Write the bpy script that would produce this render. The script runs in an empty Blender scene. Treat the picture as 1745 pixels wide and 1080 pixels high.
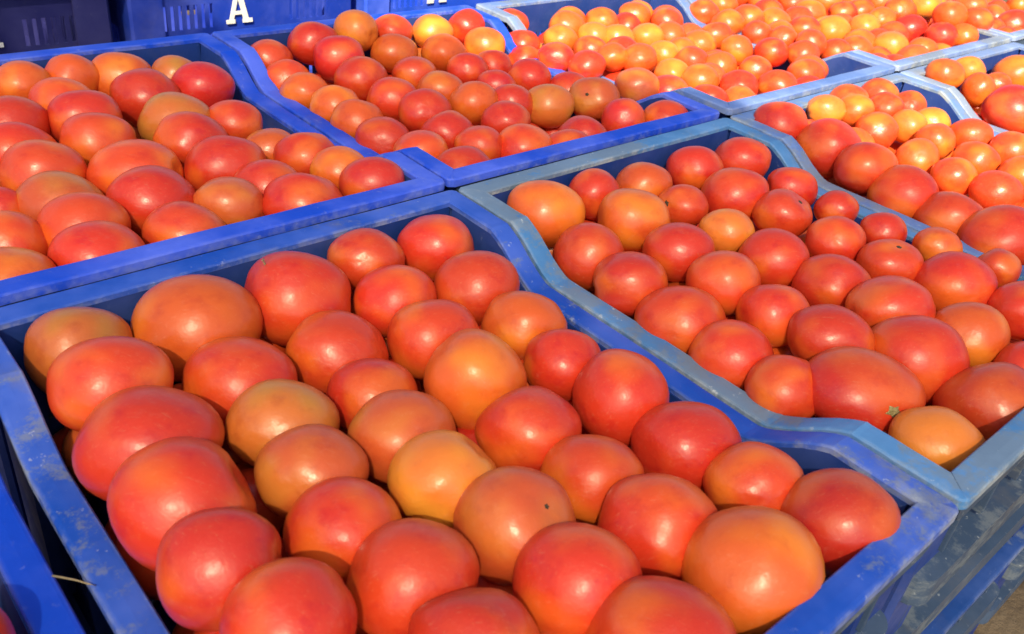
import bpy, bmesh, math, random
import numpy as np
from mathutils import Vector, Matrix

# ------------------------------------------------------------------ scene, camera, sky, sun, exposure
scene = bpy.context.scene
HB = 0.524                                   # height of the crate rims above the ground
RIGHT = Vector((0.748004, -0.655114, 0.106380))
UP = Vector((0.291854, 0.468631, 0.833790))
FWD = Vector((0.596080, 0.592631, -0.541735))
cam_data = bpy.data.cameras.new('camera')
cam = bpy.data.objects.new('camera', cam_data)
scene.collection.objects.link(cam)
M = Matrix((RIGHT, UP, -FWD)).transposed().to_4x4()
M.translation = Vector((-0.48402, -0.57870, 0.351 + HB))
cam.matrix_world = M
cam_data.sensor_fit = 'HORIZONTAL'
cam_data.sensor_width = 36.0
cam_data.lens = 1522.33 / 1745.0 * 36.0
cam_data.clip_start = 0.02
cam_data.clip_end = 500.0
cam_data.dof.use_dof = True
cam_data.dof.focus_distance = 0.78
cam_data.dof.aperture_fstop = 14.0
scene.camera = cam

SUN_ELEV = math.radians(43)
SUN_AZ = math.atan2(-0.72, -0.69)            # compass angle from +Y towards +X
SUN_DIR = Vector((math.sin(SUN_AZ) * math.cos(SUN_ELEV), math.cos(SUN_AZ) * math.cos(SUN_ELEV), math.sin(SUN_ELEV)))
world = bpy.data.worlds.new('World')
scene.world = world
world.use_nodes = True
wn = world.node_tree.nodes
sky = wn.new('ShaderNodeTexSky')
sky.sky_type = 'NISHITA'
sky.sun_disc = False
sky.sun_elevation = SUN_ELEV
sky.sun_rotation = SUN_AZ
sky.air_density = 1.0
sky.dust_density = 3.0
sky.ozone_density = 1.0
world.node_tree.links.new(sky.outputs['Color'], wn['Background'].inputs['Color'])
wn['Background'].inputs['Strength'].default_value = 0.095
sun_data = bpy.data.lights.new('sun', 'SUN')
sun_data.energy = 5.0
sun_data.angle = math.radians(0.53)
sun_data.color = (1.0, 0.86, 0.58)
sun = bpy.data.objects.new('sun', sun_data)
sun.rotation_euler = SUN_DIR.to_track_quat('Z', 'Y').to_euler()
sun.location = SUN_DIR * 20
scene.collection.objects.link(sun)
vs = scene.view_settings
vs.view_transform = 'Standard'
vs.look = 'None'
vs.exposure = 0.92
vs.gamma = 1.0
vs.use_curve_mapping = False

COL = scene.collection
rnd = random.Random(7)

scene.cycles.max_bounces = 7
scene.cycles.diffuse_bounces = 3
scene.cycles.glossy_bounces = 2

# ------------------------------------------------------------------ helpers
def tag(o, label=None, category=None, group=None, kind=None):
    if label: o['label'] = label
    if category: o['category'] = category
    if group: o['group'] = group
    if kind: o['kind'] = kind
    return o

def link(name, mesh, parent=None, loc=None, rot=None, color=None):
    o = bpy.data.objects.new(name, mesh)
    COL.objects.link(o)
    if parent: o.parent = parent
    if loc is not None: o.location = loc
    if rot is not None: o.rotation_euler = rot
    if color is not None: o.color = color
    return o

def mesh_from(name, verts, faces, mat, smooth=False):
    me = bpy.data.meshes.new(name)
    me.from_pydata([tuple(v) for v in verts], [], faces)
    me.update()
    bm = bmesh.new(); bm.from_mesh(me)
    bmesh.ops.recalc_face_normals(bm, faces=bm.faces)
    bm.to_mesh(me); bm.free()
    if smooth:
        for p in me.polygons: p.use_smooth = True
    if mat: me.materials.append(mat)
    return me

def bevel_mesh(me, width, segs=2):
    bm = bmesh.new(); bm.from_mesh(me)
    es = [e for e in bm.edges if len(e.link_faces) == 2 and e.calc_face_angle(0) > math.radians(35)]
    bmesh.ops.bevel(bm, geom=es, offset=width, segments=segs, profile=0.6, affect='EDGES', clamp_overlap=True)
    bm.to_mesh(me); bm.free()
    return me

class Nodes:
    def __init__(self, name):
        self.m = bpy.data.materials.new(name)
        self.m.use_nodes = True
        self.t = self.m.node_tree
        self.b = self.t.nodes['Principled BSDF']
    def n(self, typ, **kw):
        nd = self.t.nodes.new(typ)
        for k, v in kw.items():
            if k in ('inp',):
                for kk, vv in v.items(): nd.inputs[kk].default_value = vv
            else: setattr(nd, k, v)
        return nd
    def l(self, a, b): self.t.links.new(a, b)
    def mix(self, fac, a, b, blend='MIX'):
        nd = self.n('ShaderNodeMix', data_type='RGBA', blend_type=blend)
        for sock, v in ((nd.inputs[0], fac), (nd.inputs[6], a), (nd.inputs[7], b)):
            if hasattr(v, 'is_linked') or hasattr(v, 'links'): self.l(v, sock)
            elif isinstance(v, (int, float)): sock.default_value = v
            else: sock.default_value = (*v, 1.0)
        return nd.outputs[2]
    def ramp(self, src, p0, p1, v0=0.0, v1=1.0):
        nd = self.n('ShaderNodeMapRange', interpolation_type='SMOOTHSTEP')
        self.l(src, nd.inputs[0])
        nd.inputs[1].default_value = p0; nd.inputs[2].default_value = p1
        nd.inputs[3].default_value = v0; nd.inputs[4].default_value = v1
        return nd.outputs[0]
    def math(self, op, a, b=0.0):
        nd = self.n('ShaderNodeMath', operation=op)
        for i, v in enumerate((a, b)):
            if hasattr(v, 'links'): self.l(v, nd.inputs[i])
            else: nd.inputs[i].default_value = v
        return nd.outputs[0]
    def noise(self, vec, scale, detail=3.0, rough=0.55, w=None):
        nd = self.n('ShaderNodeTexNoise')
        if w is not None:
            nd.noise_dimensions = '4D'; self.l(w, nd.inputs['W'])
        if vec is not None: self.l(vec, nd.inputs['Vector'])
        nd.inputs['Scale'].default_value = scale
        nd.inputs['Detail'].default_value = detail
        nd.inputs['Roughness'].default_value = rough
        return nd.outputs['Fac']

# ------------------------------------------------------------------ materials
def tomato_material(name, by_attribute):
    N = Nodes(name)
    tc = N.n('ShaderNodeTexCoord')
    if by_attribute:
        at = N.n('ShaderNodeAttribute', attribute_name='tint')
        base, alpha = at.outputs['Color'], at.outputs['Alpha']
        vec = tc.outputs['Object']; w = None; sc = 30.0
        rand = None
    else:
        oi = N.n('ShaderNodeObjectInfo')
        base, alpha = oi.outputs['Color'], oi.outputs['Alpha']
        rand = N.math('MULTIPLY', oi.outputs['Random'], 40.0)
        vec = tc.outputs['Object']; w = rand; sc = 1.0
    # broad ripening patches: towards orange, or towards olive green where alpha is high
    big = N.noise(vec, 0.85 * sc, 1.5, 0.5, w)
    big = N.ramp(big, 0.46, 0.72)
    hsv = N.n('ShaderNodeHueSaturation'); N.l(base, hsv.inputs['Color'])
    hsv.inputs['Hue'].default_value = 0.522; hsv.inputs['Value'].default_value = 1.3
    patch = N.mix(alpha, hsv.outputs['Color'], (0.36, 0.22, 0.035))
    col = N.mix(N.math('MULTIPLY', big, 0.75), base, patch)
    # redder, slightly deeper clouds
    mid = N.ramp(N.noise(vec, 2.3 * sc, 3.0, 0.6, w), 0.5, 0.75)
    hs2 = N.n('ShaderNodeHueSaturation'); N.l(col, hs2.inputs['Color'])
    hs2.inputs['Hue'].default_value = 0.492; hs2.inputs['Value'].default_value = 0.8
    col = N.mix(N.math('MULTIPLY', mid, 0.7), col, hs2.outputs['Color'])
    # pale dusty bloom and tiny freckles on the skin
    dust = N.ramp(N.noise(vec, 5.0 * sc, 4.0, 0.7, w), 0.52, 0.8)
    col = N.mix(N.math('MULTIPLY', dust, 0.08), col, (0.62, 0.36, 0.28))
    fr = N.ramp(N.noise(vec, 22.0 * sc, 2.0, 0.5, w), 0.63, 0.72)
    col = N.mix(N.math('MULTIPLY', fr, 0.13), col, (0.62, 0.30, 0.12))
    # fine scuffs running along the fruit
    mp = N.n('ShaderNodeMapping'); N.l(vec, mp.inputs['Vector']); mp.inputs['Scale'].default_value = (1.0, 5.0, 1.6)
    sf = N.ramp(N.noise(mp.outputs[0], 4.5 * sc, 4.0, 0.75, w), 0.57, 0.68)
    col = N.mix(N.math('MULTIPLY', sf, 0.17), col, (0.64, 0.27, 0.14))
    N.l(col, N.b.inputs['Base Color'])
    rr = N.noise(vec, 4.0 * sc, 2.0, 0.6, w)
    N.l(N.ramp(rr, 0.3, 0.75, 0.28, 0.40), N.b.inputs['Roughness'])
    N.b.inputs['Specular IOR Level'].default_value = 0.5
    bp = N.n('ShaderNodeBump')
    bp.inputs['Strength'].default_value = 0.13
    bp.inputs['Distance'].default_value = 0.004
    N.l(N.noise(vec, 3.2 * sc, 3.0, 0.6, w), bp.inputs['Height'])
    N.l(bp.outputs['Normal'], N.b.inputs['Normal'])
    return N.m

def crate_material(name, rubbed):
    N = Nodes(name)
    tc = N.n('ShaderNodeTexCoord')
    oi = N.n('ShaderNodeObjectInfo')
    w = N.math('MULTIPLY', oi.outputs['Random'], 30.0)
    vec = tc.outputs['Object']
    wear = N.math('MULTIPLY', oi.outputs['Alpha'], N.ramp(N.noise(vec, 5.0, 3.0, 0.6, w), 0.34, 0.66, 0.25, 1.5))
    base = oi.outputs['Color']
    hs = N.n('ShaderNodeHueSaturation'); N.l(base, hs.inputs['Color'])
    hs.inputs['Saturation'].default_value = 0.9; hs.inputs['Value'].default_value = 1.35
    c = N.mix(N.ramp(N.noise(vec, 9.0, 4.0, 0.6, w), 0.4, 0.7), base, hs.outputs['Color'])
    # chalky scuffs, driven by the crate's wear
    mp = N.n('ShaderNodeMapping'); N.l(vec, mp.inputs['Vector']); mp.inputs['Scale'].default_value = (1.0, 1.0, 2.5)
    s1 = N.noise(mp.outputs[0], 38.0, 6.0, 0.76, w)
    lo = N.math('SUBTRACT', 0.74, N.math('MULTIPLY', wear, 0.42))
    mr = N.n('ShaderNodeMapRange', interpolation_type='SMOOTHSTEP')
    N.l(s1, mr.inputs[0]); N.l(lo, mr.inputs[1]); N.l(N.math('ADD', lo, 0.13), mr.inputs[2])
    c = N.mix(N.math('MULTIPLY', mr.outputs[0], 0.6), c, (0.19, 0.225, 0.25))
    # fine bright nicks
    s2 = N.ramp(N.noise(vec, 160.0, 3.0, 0.6, w), 0.64, 0.72)
    c = N.mix(N.math('MULTIPLY', N.math('MULTIPLY', s2, wear), 0.7), c, (0.55, 0.60, 0.62))
    # brown dust in drifts
    d1 = N.ramp(N.noise(vec, 14.0, 5.0, 0.68, w), 0.54, 0.74)
    c = N.mix(N.math('MULTIPLY', d1, N.math('ADD', N.math('MULTIPLY', wear, 0.55), 0.12)), c, (0.17, 0.15, 0.12))
    # edges rubbed pale where crates knock together
    ge = N.n('ShaderNodeNewGeometry')
    ed = N.math('MULTIPLY', N.ramp(ge.outputs['Pointiness'], 0.515, 0.60), N.ramp(N.noise(vec, 55.0, 4.0, 0.7, w), 0.40, 0.62))
    if rubbed: c = N.mix(N.math('MULTIPLY', ed, N.math('ADD', N.math('MULTIPLY', wear, 0.7), 0.15)), c, (0.42, 0.46, 0.48))
    N.l(c, N.b.inputs['Base Color'])
    N.l(N.ramp(N.noise(vec, 40.0, 3.0, 0.6, w), 0.3, 0.7, 0.5, 0.72), N.b.inputs['Roughness'])
    N.b.inputs['Specular IOR Level'].default_value = 0.3
    bp = N.n('ShaderNodeBump'); bp.inputs['Strength'].default_value = 0.35; bp.inputs['Distance'].default_value = 0.0015
    N.l(N.noise(vec, 70.0, 3.0, 0.65, w), bp.inputs['Height'])
    N.l(bp.outputs['Normal'], N.b.inputs['Normal'])
    return N.m

def simple_material(name, c0, c1, scale, rough=0.6, bump=0.3, dist=0.002):
    N = Nodes(name)
    tc = N.n('ShaderNodeTexCoord')
    f = N.noise(tc.outputs['Object'], scale, 7.0, 0.65)
    N.l(N.mix(N.ramp(f, 0.35, 0.68), c0, c1), N.b.inputs['Base Color'])
    N.b.inputs['Roughness'].default_value = rough
    bp = N.n('ShaderNodeBump'); bp.inputs['Strength'].default_value = bump; bp.inputs['Distance'].default_value = dist
    N.l(N.noise(tc.outputs['Object'], scale * 4, 6.0, 0.7), bp.inputs['Height'])
    N.l(bp.outputs['Normal'], N.b.inputs['Normal'])
    return N.m

M_TOM = tomato_material('tomato_skin', False)
M_TOM_FILL = tomato_material('tomato_skin_packed', True)
M_CRATE = crate_material('crate_plastic', False)
M_RIM = crate_material('crate_rim_plastic', True)
M_GROUND = simple_material('trodden_earth', (0.085, 0.055, 0.028), (0.18, 0.13, 0.075), 7.0, 0.9, 0.9, 0.01)
M_SCAR = simple_material('stem_scar_cork', (0.20, 0.15, 0.05), (0.42, 0.36, 0.16), 3.0, 0.8, 0.6)
M_DARKSCAR = simple_material('dried_stem', (0.03, 0.022, 0.012), (0.10, 0.07, 0.03), 3.0, 0.8, 0.6)
M_WHITE = simple_material('white_paint', (0.62, 0.62, 0.62), (0.80, 0.80, 0.78), 60.0, 0.55, 0.2)
M_STRAW = simple_material('dry_straw', (0.24, 0.19, 0.10), (0.36, 0.30, 0.17), 80.0, 0.7, 0.2)
M_POLE = simple_material('bamboo', (0.30, 0.22, 0.10), (0.42, 0.32, 0.16), 12.0, 0.6, 0.2)

def shade_sheet_material():
    N = Nodes('shade_sheet_cloth')
    tc = N.n('ShaderNodeTexCoord')
    f = N.noise(tc.outputs['Object'], 3.0, 5.0, 0.6)
    c = N.mix(f, (0.86, 0.84, 0.79), (0.90, 0.88, 0.83))
    df = N.n('ShaderNodeBsdfDiffuse'); tr = N.n('ShaderNodeBsdfTranslucent')
    N.l(c, df.inputs['Color']); N.l(c, tr.inputs['Color'])
    mx = N.n('ShaderNodeMixShader'); mx.inputs[0].default_value = 0.68
    N.l(df.outputs[0], mx.inputs[1]); N.l(tr.outputs[0], mx.inputs[2])
    out = [n for n in N.t.nodes if n.type == 'OUTPUT_MATERIAL'][0]
    # part-transparent, so some direct sun still puts highlights on the shaded fruit
    tp = N.n('ShaderNodeBsdfTransparent')
    m2 = N.n('ShaderNodeMixShader'); m2.inputs[0].default_value = 0.23
    N.l(mx.outputs[0], m2.inputs[1]); N.l(tp.outputs[0], m2.inputs[2])
    N.l(m2.outputs[0], out.inputs['Surface'])
    return N.m
M_SHADE_SHEET = shade_sheet_material()

# ------------------------------------------------------------------ ground
gm = bpy.data.meshes.new('ground')
bm = bmesh.new()
xs = [-60, -20, -6] + [-2.4 + 0.15 * i for i in range(40)] + [8, 24, 60]
ys = [-60, -20, -6] + [-2.4 + 0.15 * i for i in range(36)] + [8, 24, 60]
g = random.Random(3)
grid = [[bm.verts.new((x, y, g.uniform(-0.012, -0.001))) for x in xs] for y in ys]
for j in range(len(ys) - 1):
    for i in range(len(xs) - 1):
        bm.faces.new((grid[j][i], grid[j][i + 1], grid[j + 1][i + 1], grid[j + 1][i]))
for f in bm.faces: f.smooth = True
bm.to_mesh(gm); bm.free()
gm.materials.append(M_GROUND)
tag(link('ground', gm), kind='structure')

# ------------------------------------------------------------------ unseen sheet added to shade the near crates and soften their light
S = SUN_DIR
DIST = 2.0                                   # the sheet hangs square to the sun
edge = [(-0.02, 0.95), (0.10, 0.70), (0.20, 0.50), (0.36, 0.22), (0.455, 0.04), (0.475, -0.10), (0.49, -0.30), (0.56, -0.62), (0.62, -0.95)]
cols_n = 9
top = []
org = Vector((0, 0, HB + 0.01))
for j, (x, y) in enumerate(edge):
    row = []
    for i in range(cols_n + 1):
        f = i / cols_n
        p = Vector((x * (1 - f) + -1.35 * f, y, HB + 0.01))
        q = p + S * (DIST - (p - org).dot(S))
        q += S * (0.04 * math.sin(math.pi * f) * math.sin(math.pi * (j + 0.5) / len(edge)))
        row.append(q[:])
    top.append(row)
E2 = [(r_[0][0], r_[0][1]) for r_ in top]
V = []; F = []
nr, nc = len(top), cols_n + 1
for layer in (0.0, -0.0015):
    for row in top:
        for p in row: V.append((p[0], p[1], p[2] + layer))
L0 = nr * nc
for j in range(nr - 1):
    for i in range(nc - 1):
        a = j * nc + i
        F.append((a, a + 1, a + nc + 1, a + nc))
me = mesh_from('shade_sheet_mesh', V[:L0], F, M_SHADE_SHEET, True)
shade_sheet = link('added_shade_sheet', None, loc=(E2[4][0] - 1.0, E2[4][1], 0))
tag(shade_sheet, 'unseen pale sheet on poles, added to shade the nearer crates', 'shade_sheet')
inv = Matrix.Translation(-shade_sheet.location)
me.transform(inv)
link('sheet', me, shade_sheet)
for (jx, ix) in ((0, nc - 1), (nr - 1, nc - 1), (0, 0), (nr - 1, 0)):
    p = top[jx][ix]
    pv, pf = [], []
    for q in range(7):
        zz = (p[2] + 0.10) * q / 6
        for a in range(10):
            an = 2 * math.pi * a / 10
            rad = 0.022 + (0.003 if q in (2, 4) else 0)
            pv.append((p[0] + rad * math.cos(an) + 0.01 * math.sin(q), p[1] + rad * math.sin(an), zz))
    for q in range(6):
        for a in range(10):
            pf.append((q * 10 + a, q * 10 + (a + 1) % 10, (q + 1) * 10 + (a + 1) % 10, (q + 1) * 10 + a))
    pf.append(tuple(range(9, -1, -1))); pf.append(tuple(60 + a for a in range(10)))
    pm = mesh_from('pole', pv, pf, M_POLE, True); pm.transform(inv)
    link('pole', pm, shade_sheet)

# ------------------------------------------------------------------ crates
PU, PV = 0.4152, 0.495
HA, HV = (PU - 0.004) / 2, (PV - 0.004) / 2      # half width, half length of one crate
RW = 0.020                                        # rim width
DIP = 0.033
def rim_z(y):
    u = abs(y)
    if u >= 0.168: return 0.0
    if u <= 0.110: return -DIP
    t_ = (u - 0.110) / 0.058
    s_ = t_ * t_ * (3 - 2 * t_)
    return -DIP * (1 - (0.55 * t_ + 0.45 * s_))

def rim_mesh():
    path = []                                     # (x, y, nx, ny)
    rc = 0.007
    ysamp = [-0.2, -0.185, -0.172, -0.168, -0.16, -0.15, -0.14, -0.13, -0.12, -0.113, -0.108, -0.1, -0.06, -0.02, 0.02, 0.06, 0.1, 0.108, 0.113, 0.12, 0.13, 0.14, 0.15, 0.16, 0.168, 0.172, 0.185, 0.2]
    def arc(cx, cy, a0):
        for i in range(6):
            a = math.radians(a0 + 90 * i / 5)
            path.append((cx + rc * math.cos(a), cy + rc * math.sin(a), math.cos(a), math.sin(a), rc))
    for y in ysamp: path.append((HA, y, 1, 0, None))
    arc(HA - rc, HV - rc, 0)
    for i in range(9): path.append((HA - 0.05 - (2 * HA - 0.1) * i / 8, HV, 0, 1, None))
    arc(-HA + rc, HV - rc, 90)
    for y in reversed(ysamp): path.append((-HA, y, -1, 0, None))
    arc(-HA + rc, -HV + rc, 180)
    for i in range(9): path.append((-HA + 0.05 + (2 * HA - 0.1) * i / 8, -HV, 0, -1, None))
    arc(HA - rc, -HV + rc, 270)
    sec = [(-RW, -0.0055), (-RW, -0.0016), (-RW + 0.0010, -0.0003), (-RW + 0.003, 0.0), (-0.010, 0.0003), (-0.003, 0.0), (-0.0010, -0.0004), (0.0, -0.0018), (0.0, -0.0085), (-0.0025, -0.0085), (-0.0028, -0.0045), (-RW + 0.003, -0.0045), (-RW + 0.003, -0.0055)]
    jr = random.Random(11)
    V, F = [], []
    n, m = len(path), len(sec)
    for i, (x, y, nx, ny, r) in enumerate(path):
        zb = rim_z(y) + jr.uniform(-0.0003, 0.0003)
        for (o, z) in sec:
            if r is not None:                     # inner edge of a corner: clamp so the inside stays a square corner
                px_, py_ = x + nx * o, y + ny * o
                px_ = max(-HA + (RW if o <= -RW + 0.0001 else -o), min(HA - (RW if o <= -RW + 0.0001 else -o), px_)) if o < -rc else px_
                py_ = max(-HV - o, min(HV + o, py_)) if o < -rc else py_
                if o < -rc:
                    px_ = math.copysign(min(abs(px_), HA + o), x); py_ = math.copysign(min(abs(py_), HV + o), y)
                    # push the clamped points out to the square inner corner
                    px_ = math.copysign(HA + o, x) if abs(nx) >= 0.3 else px_
                    py_ = math.copysign(HV + o, y) if abs(ny) >= 0.3 else py_
            else:
                px_, py_ = x + nx * o, y + ny * o
            V.append((px_, py_, zb + z))
    for i in range(n):
        for j in range(m):
            a, b = i * m + j, i * m + (j + 1) % m
            c, d = ((i + 1) % n) * m + (j + 1) % m, ((i + 1) % n) * m + j
            F.append((a, b, c, d))
    me = mesh_from('rim', V, F, M_RIM, False)
    bm = bmesh.new(); bm.from_mesh(me)
    bmesh.ops.remove_doubles(bm, verts=bm.verts, dist=0.00005)
    for e in bm.edges:
        if len(e.link_faces) == 2 and e.calc_face_angle(0) > math.radians(40): e.smooth = False
    bm.to_mesh(me); bm.free()
    return me

def plate(name, us, zs, topz, hole, th, place):
    """a moulded wall: cells of a grid with openings, given a thickness; place(u, z, depth) -> point"""
    V, F, idx = [], [], {}
    def v(i, j, s):
        if (i, j, s) not in idx:
            z = zs[j] if j < len(zs) - 1 else topz(us[i])
            idx[(i, j, s)] = len(V)
            V.append(place(us[i], z, th * s))
        return idx[(i, j, s)]
    solid = lambda i, j: 0 <= i < len(us) - 1 and 0 <= j < len(zs) - 1 and not hole(i, j)
    for i in range(len(us) - 1):
        for j in range(len(zs) - 1):
            if not solid(i, j): continue
            for s in (0, 1):
                F.append((v(i, j, s), v(i + 1, j, s), v(i + 1, j + 1, s), v(i, j + 1, s)))
            for (di, dj, p, q) in ((-1, 0, (i, j), (i, j + 1)), (1, 0, (i + 1, j), (i + 1, j + 1)), (0, -1, (i, j), (i + 1, j)), (0, 1, (i, j + 1), (i + 1, j + 1))):
                if not solid(i + di, j + dj):
                    F.append((v(*p, 0), v(*q, 0), v(*q, 1), v(*p, 1)))
    return mesh_from(name, V, F, M_CRATE)

def slot_marks(lo, hi, n, bar, gap_from):
    return [lo + (hi - lo) * i / n for i in range(n + 1)]

CH = 0.26                                         # height of one crate
BOT = -CH + 0.002
def end_wall_mesh(sign):
    # short side: slotted fields left and right of a plain middle plaque
    w = HA - RW + 0.001
    us = [-w, -w + 0.02]
    holes = set()
    for k in range(9):
        us += [us[-1] + 0.0062, us[-1] + 0.0125]; holes.add(len(us) - 3)
    us += [0.055]
    base = [-u for u in reversed(us)]
    nleft = len(us) - 1
    right0 = 0.075
    us.append(right0)
    for k in range(8):
        us += [us[-1] + 0.0062, us[-1] + 0.0125]; holes.add(len(us) - 3)
    us += [w]
    zs = [BOT, -0.225, -0.20, -0.150, -0.142, -0.098, -0.088, -0.050, -0.014]
    rows = {2, 4, 6}
    y0 = sign * (HV - RW + 0.0005)
    return plate('end_wall', us, zs, lambda u: -0.0052, lambda i, j: i in holes and j in rows, 0.003,
                 lambda u, z, d: (u, y0 + sign * d - sign * 0.010 * (-z / CH), z))

def side_wall_mesh(sign):
    w = HV - RW - 0.004
    us = [-w]
    holes = set()
    n = 44
    for k in range(n):
        a = -w + 2 * w * k / n
        us += [a + 2 * w / n * 0.5, a + 2 * w / n]
        if k not in (0, 1, 10, 11, 21, 22, 32, 33, 42, 43): holes.add(len(us) - 3)
    zs = [BOT, -0.225, -0.195, -0.150, -0.140, -0.095, -0.014]
    x0 = sign * (HA - RW + 0.0005)
    return plate('side_wall', us, zs, lambda u: rim_z(u) - 0.0052, lambda i, j: i in holes and j in (2, 4), 0.003,
                 lambda u, z, d: (x0 + sign * d - sign * 0.010 * (-z / CH), u, z))

def ledge_mesh(half, depth, drop, th=0.003):
    """horizontal strengthening ledge with rounded ends and a down-turned lip"""
    V, F = [], []
    pts = []
    r = depth * 0.9
    for i in range(7):
        a = math.pi * (0.5 * i / 6)
        pts.append((-half + r * (1 - math.sin(a)) * 1.0, -depth * 0 - depth * (1 - math.cos(a)) if False else depth * math.sin(math.acos(max(-1, min(1, 1 - i / 6)))) ))
    prof = [(-half + r * (i / 6), depth * math.sqrt(max(0.0, 1 - (1 - i / 6) ** 2))) for i in range(7)]
    line = prof + [(-x, d) for x, d in reversed(prof)]
    n = len(line)
    for (x, d) in line: V.append((x, 0.0, 0.0))
    for (x, d) in line: V.append((x, -d - 0.001, -0.001))
    for (x, d) in line: V.append((x, -d - 0.0015, -drop))
    for (x, d) in line: V.append((x, -max(d - th, 0) , -drop))
    for (x, d) in line: V.append((x, -max(d - th, 0), -th))
    for (x, d) in line: V.append((x, 0.0, -th))
    for b in range(5):
        for i in range(n - 1):
            F.append((b * n + i, b * n + i + 1, (b + 1) * n + i + 1, (b + 1) * n + i))
    for i in range(n - 1): F.append((5 * n + i, 5 * n + i + 1, i + 1, i))
    F.append(tuple(b * n for b in range(6))); F.append(tuple(b * n + n - 1 for b in range(6)))
    me = mesh_from('ledge', V, F, M_CRATE)
    return me

def box_mesh(name, sx, sy, sz, mat, bev=0.0012):
    V = [(x * sx / 2, y * sy / 2, z * sz / 2) for x in (-1, 1) for y in (-1, 1) for z in (-1, 1)]
    F = [(0, 1, 3, 2), (4, 6, 7, 5), (0, 4, 5, 1), (2, 3, 7, 6), (0, 2, 6, 4), (1, 5, 7, 3)]
    me = mesh_from(name, V, F, mat)
    return bevel_mesh(me, bev, 2) if bev else me

def post_mesh():
    # L-shaped corner post, standing at the +x +y corner just outside the walls
    p = [(0, 0), (0.016, 0), (0.016, 0.016), (0, 0.016)]
    s = 0.004
    poly = [(-0.035, 0.012), (-0.035, 0.016), (0.012, 0.016), (0.016, 0.012), (0.016, -0.035), (0.012, -0.035), (0.012, 0.008), (0.008, 0.012)]
    V, F = [], []
    for (z, k) in ((-0.0055, 1.0), (BOT, 1.0)):
        for (x, y) in poly: V.append((x, y, z))
    n = len(poly)
    for i in range(n): F.append((i, (i + 1) % n, n + (i + 1) % n, n + i))
    F.append(tuple(range(n))); F.append(tuple(range(2 * n - 1, n - 1, -1)))
    return mesh_from('corner_post', V, F, M_CRATE)

RIM = rim_mesh()
ENDW = {s: end_wall_mesh(s) for s in (-1, 1)}
SIDEW = {s: side_wall_mesh(s) for s in (-1, 1)}
FLOOR = box_mesh('crate_floor', 2 * (HA - RW - 0.011), 2 * (HV - RW - 0.011), 0.004, M_CRATE, 0)
LEDGES = [(-0.088, ledge_mesh(HA - 0.018, 0.0185, 0.026)), (-0.172, ledge_mesh(HA - 0.022, 0.0185, 0.024))]
def skirt_mesh():
    # down-turned apron under the rim of a short side, its lower corners rounded
    h, w = 0.026, HA - 0.012
    pts = [(-w, -0.005), (w, -0.005)]
    r_ = 0.014
    for c0, a0 in ((w - r_, 0), (-w + r_, -90)):
        for i in range(6):
            a = math.radians(a0 - 90 * i / 5)
            pts.append((c0 + r_ * math.cos(a), -h - 0.005 + r_ + r_ * math.sin(a)))
    n = len(pts)
    V = [(x, -0.0013, z) for x, z in pts] + [(x, 0.0013, z) for x, z in pts]
    F = [tuple(range(n)), tuple(range(2 * n - 1, n - 1, -1))] + [(i, (i + 1) % n, n + (i + 1) % n, n + i) for i in range(n)]
    return mesh_from('skirt', V, F, M_CRATE)
SKIRT = skirt_mesh()
FIN = box_mesh('fin', 0.0035, 0.012, 0.050, M_CRATE, 0.0008)
FIN_S = box_mesh('fin_side', 0.012, 0.0035, 0.14, M_CRATE, 0.0008)
POST = post_mesh()

def letter_mesh():
    """capital A with slab feet, as painted on the crate end"""
    h, w = 0.046, 0.040
    pol = [[(-w / 2 + 0.003, 0.005), (-w / 2 + 0.0105, 0.005), (0.0015, h), (-0.006, h)],
           [(w / 2 - 0.0125, 0.005), (w / 2 - 0.003, 0.005), (0.007, h), (-0.0025, h)],
           [(-0.0115, 0.0135), (0.0115, 0.0135), (0.0095, 0.0190), (-0.0095, 0.0190)],
           [(-w / 2 - 0.002, 0), (-0.0070, 0), (-0.0070, 0.0062), (-w / 2 - 0.002, 0.0062)],
           [(0.0060, 0), (w / 2 + 0.003, 0), (w / 2 + 0.003, 0.0062), (0.0060, 0.0062)]]
    V, F = [], []
    for q, p in enumerate(pol):
        b = len(V)
        off = 0.0001 * q
        for (x, z) in p: V.append((x, -0.0012 - off, z))
        for (x, z) in p: V.append((x, 0.0, z))
        F += [(b, b + 1, b + 2, b + 3), (b + 7, b + 6, b + 5, b + 4)]
        for i in range(4): F.append((b + i, b + 4 + i, b + 4 + (i + 1) % 4, b + (i + 1) % 4))
    me = mesh_from('letter', V, F, M_WHITE)
    return me
LETTER = letter_mesh()

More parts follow.
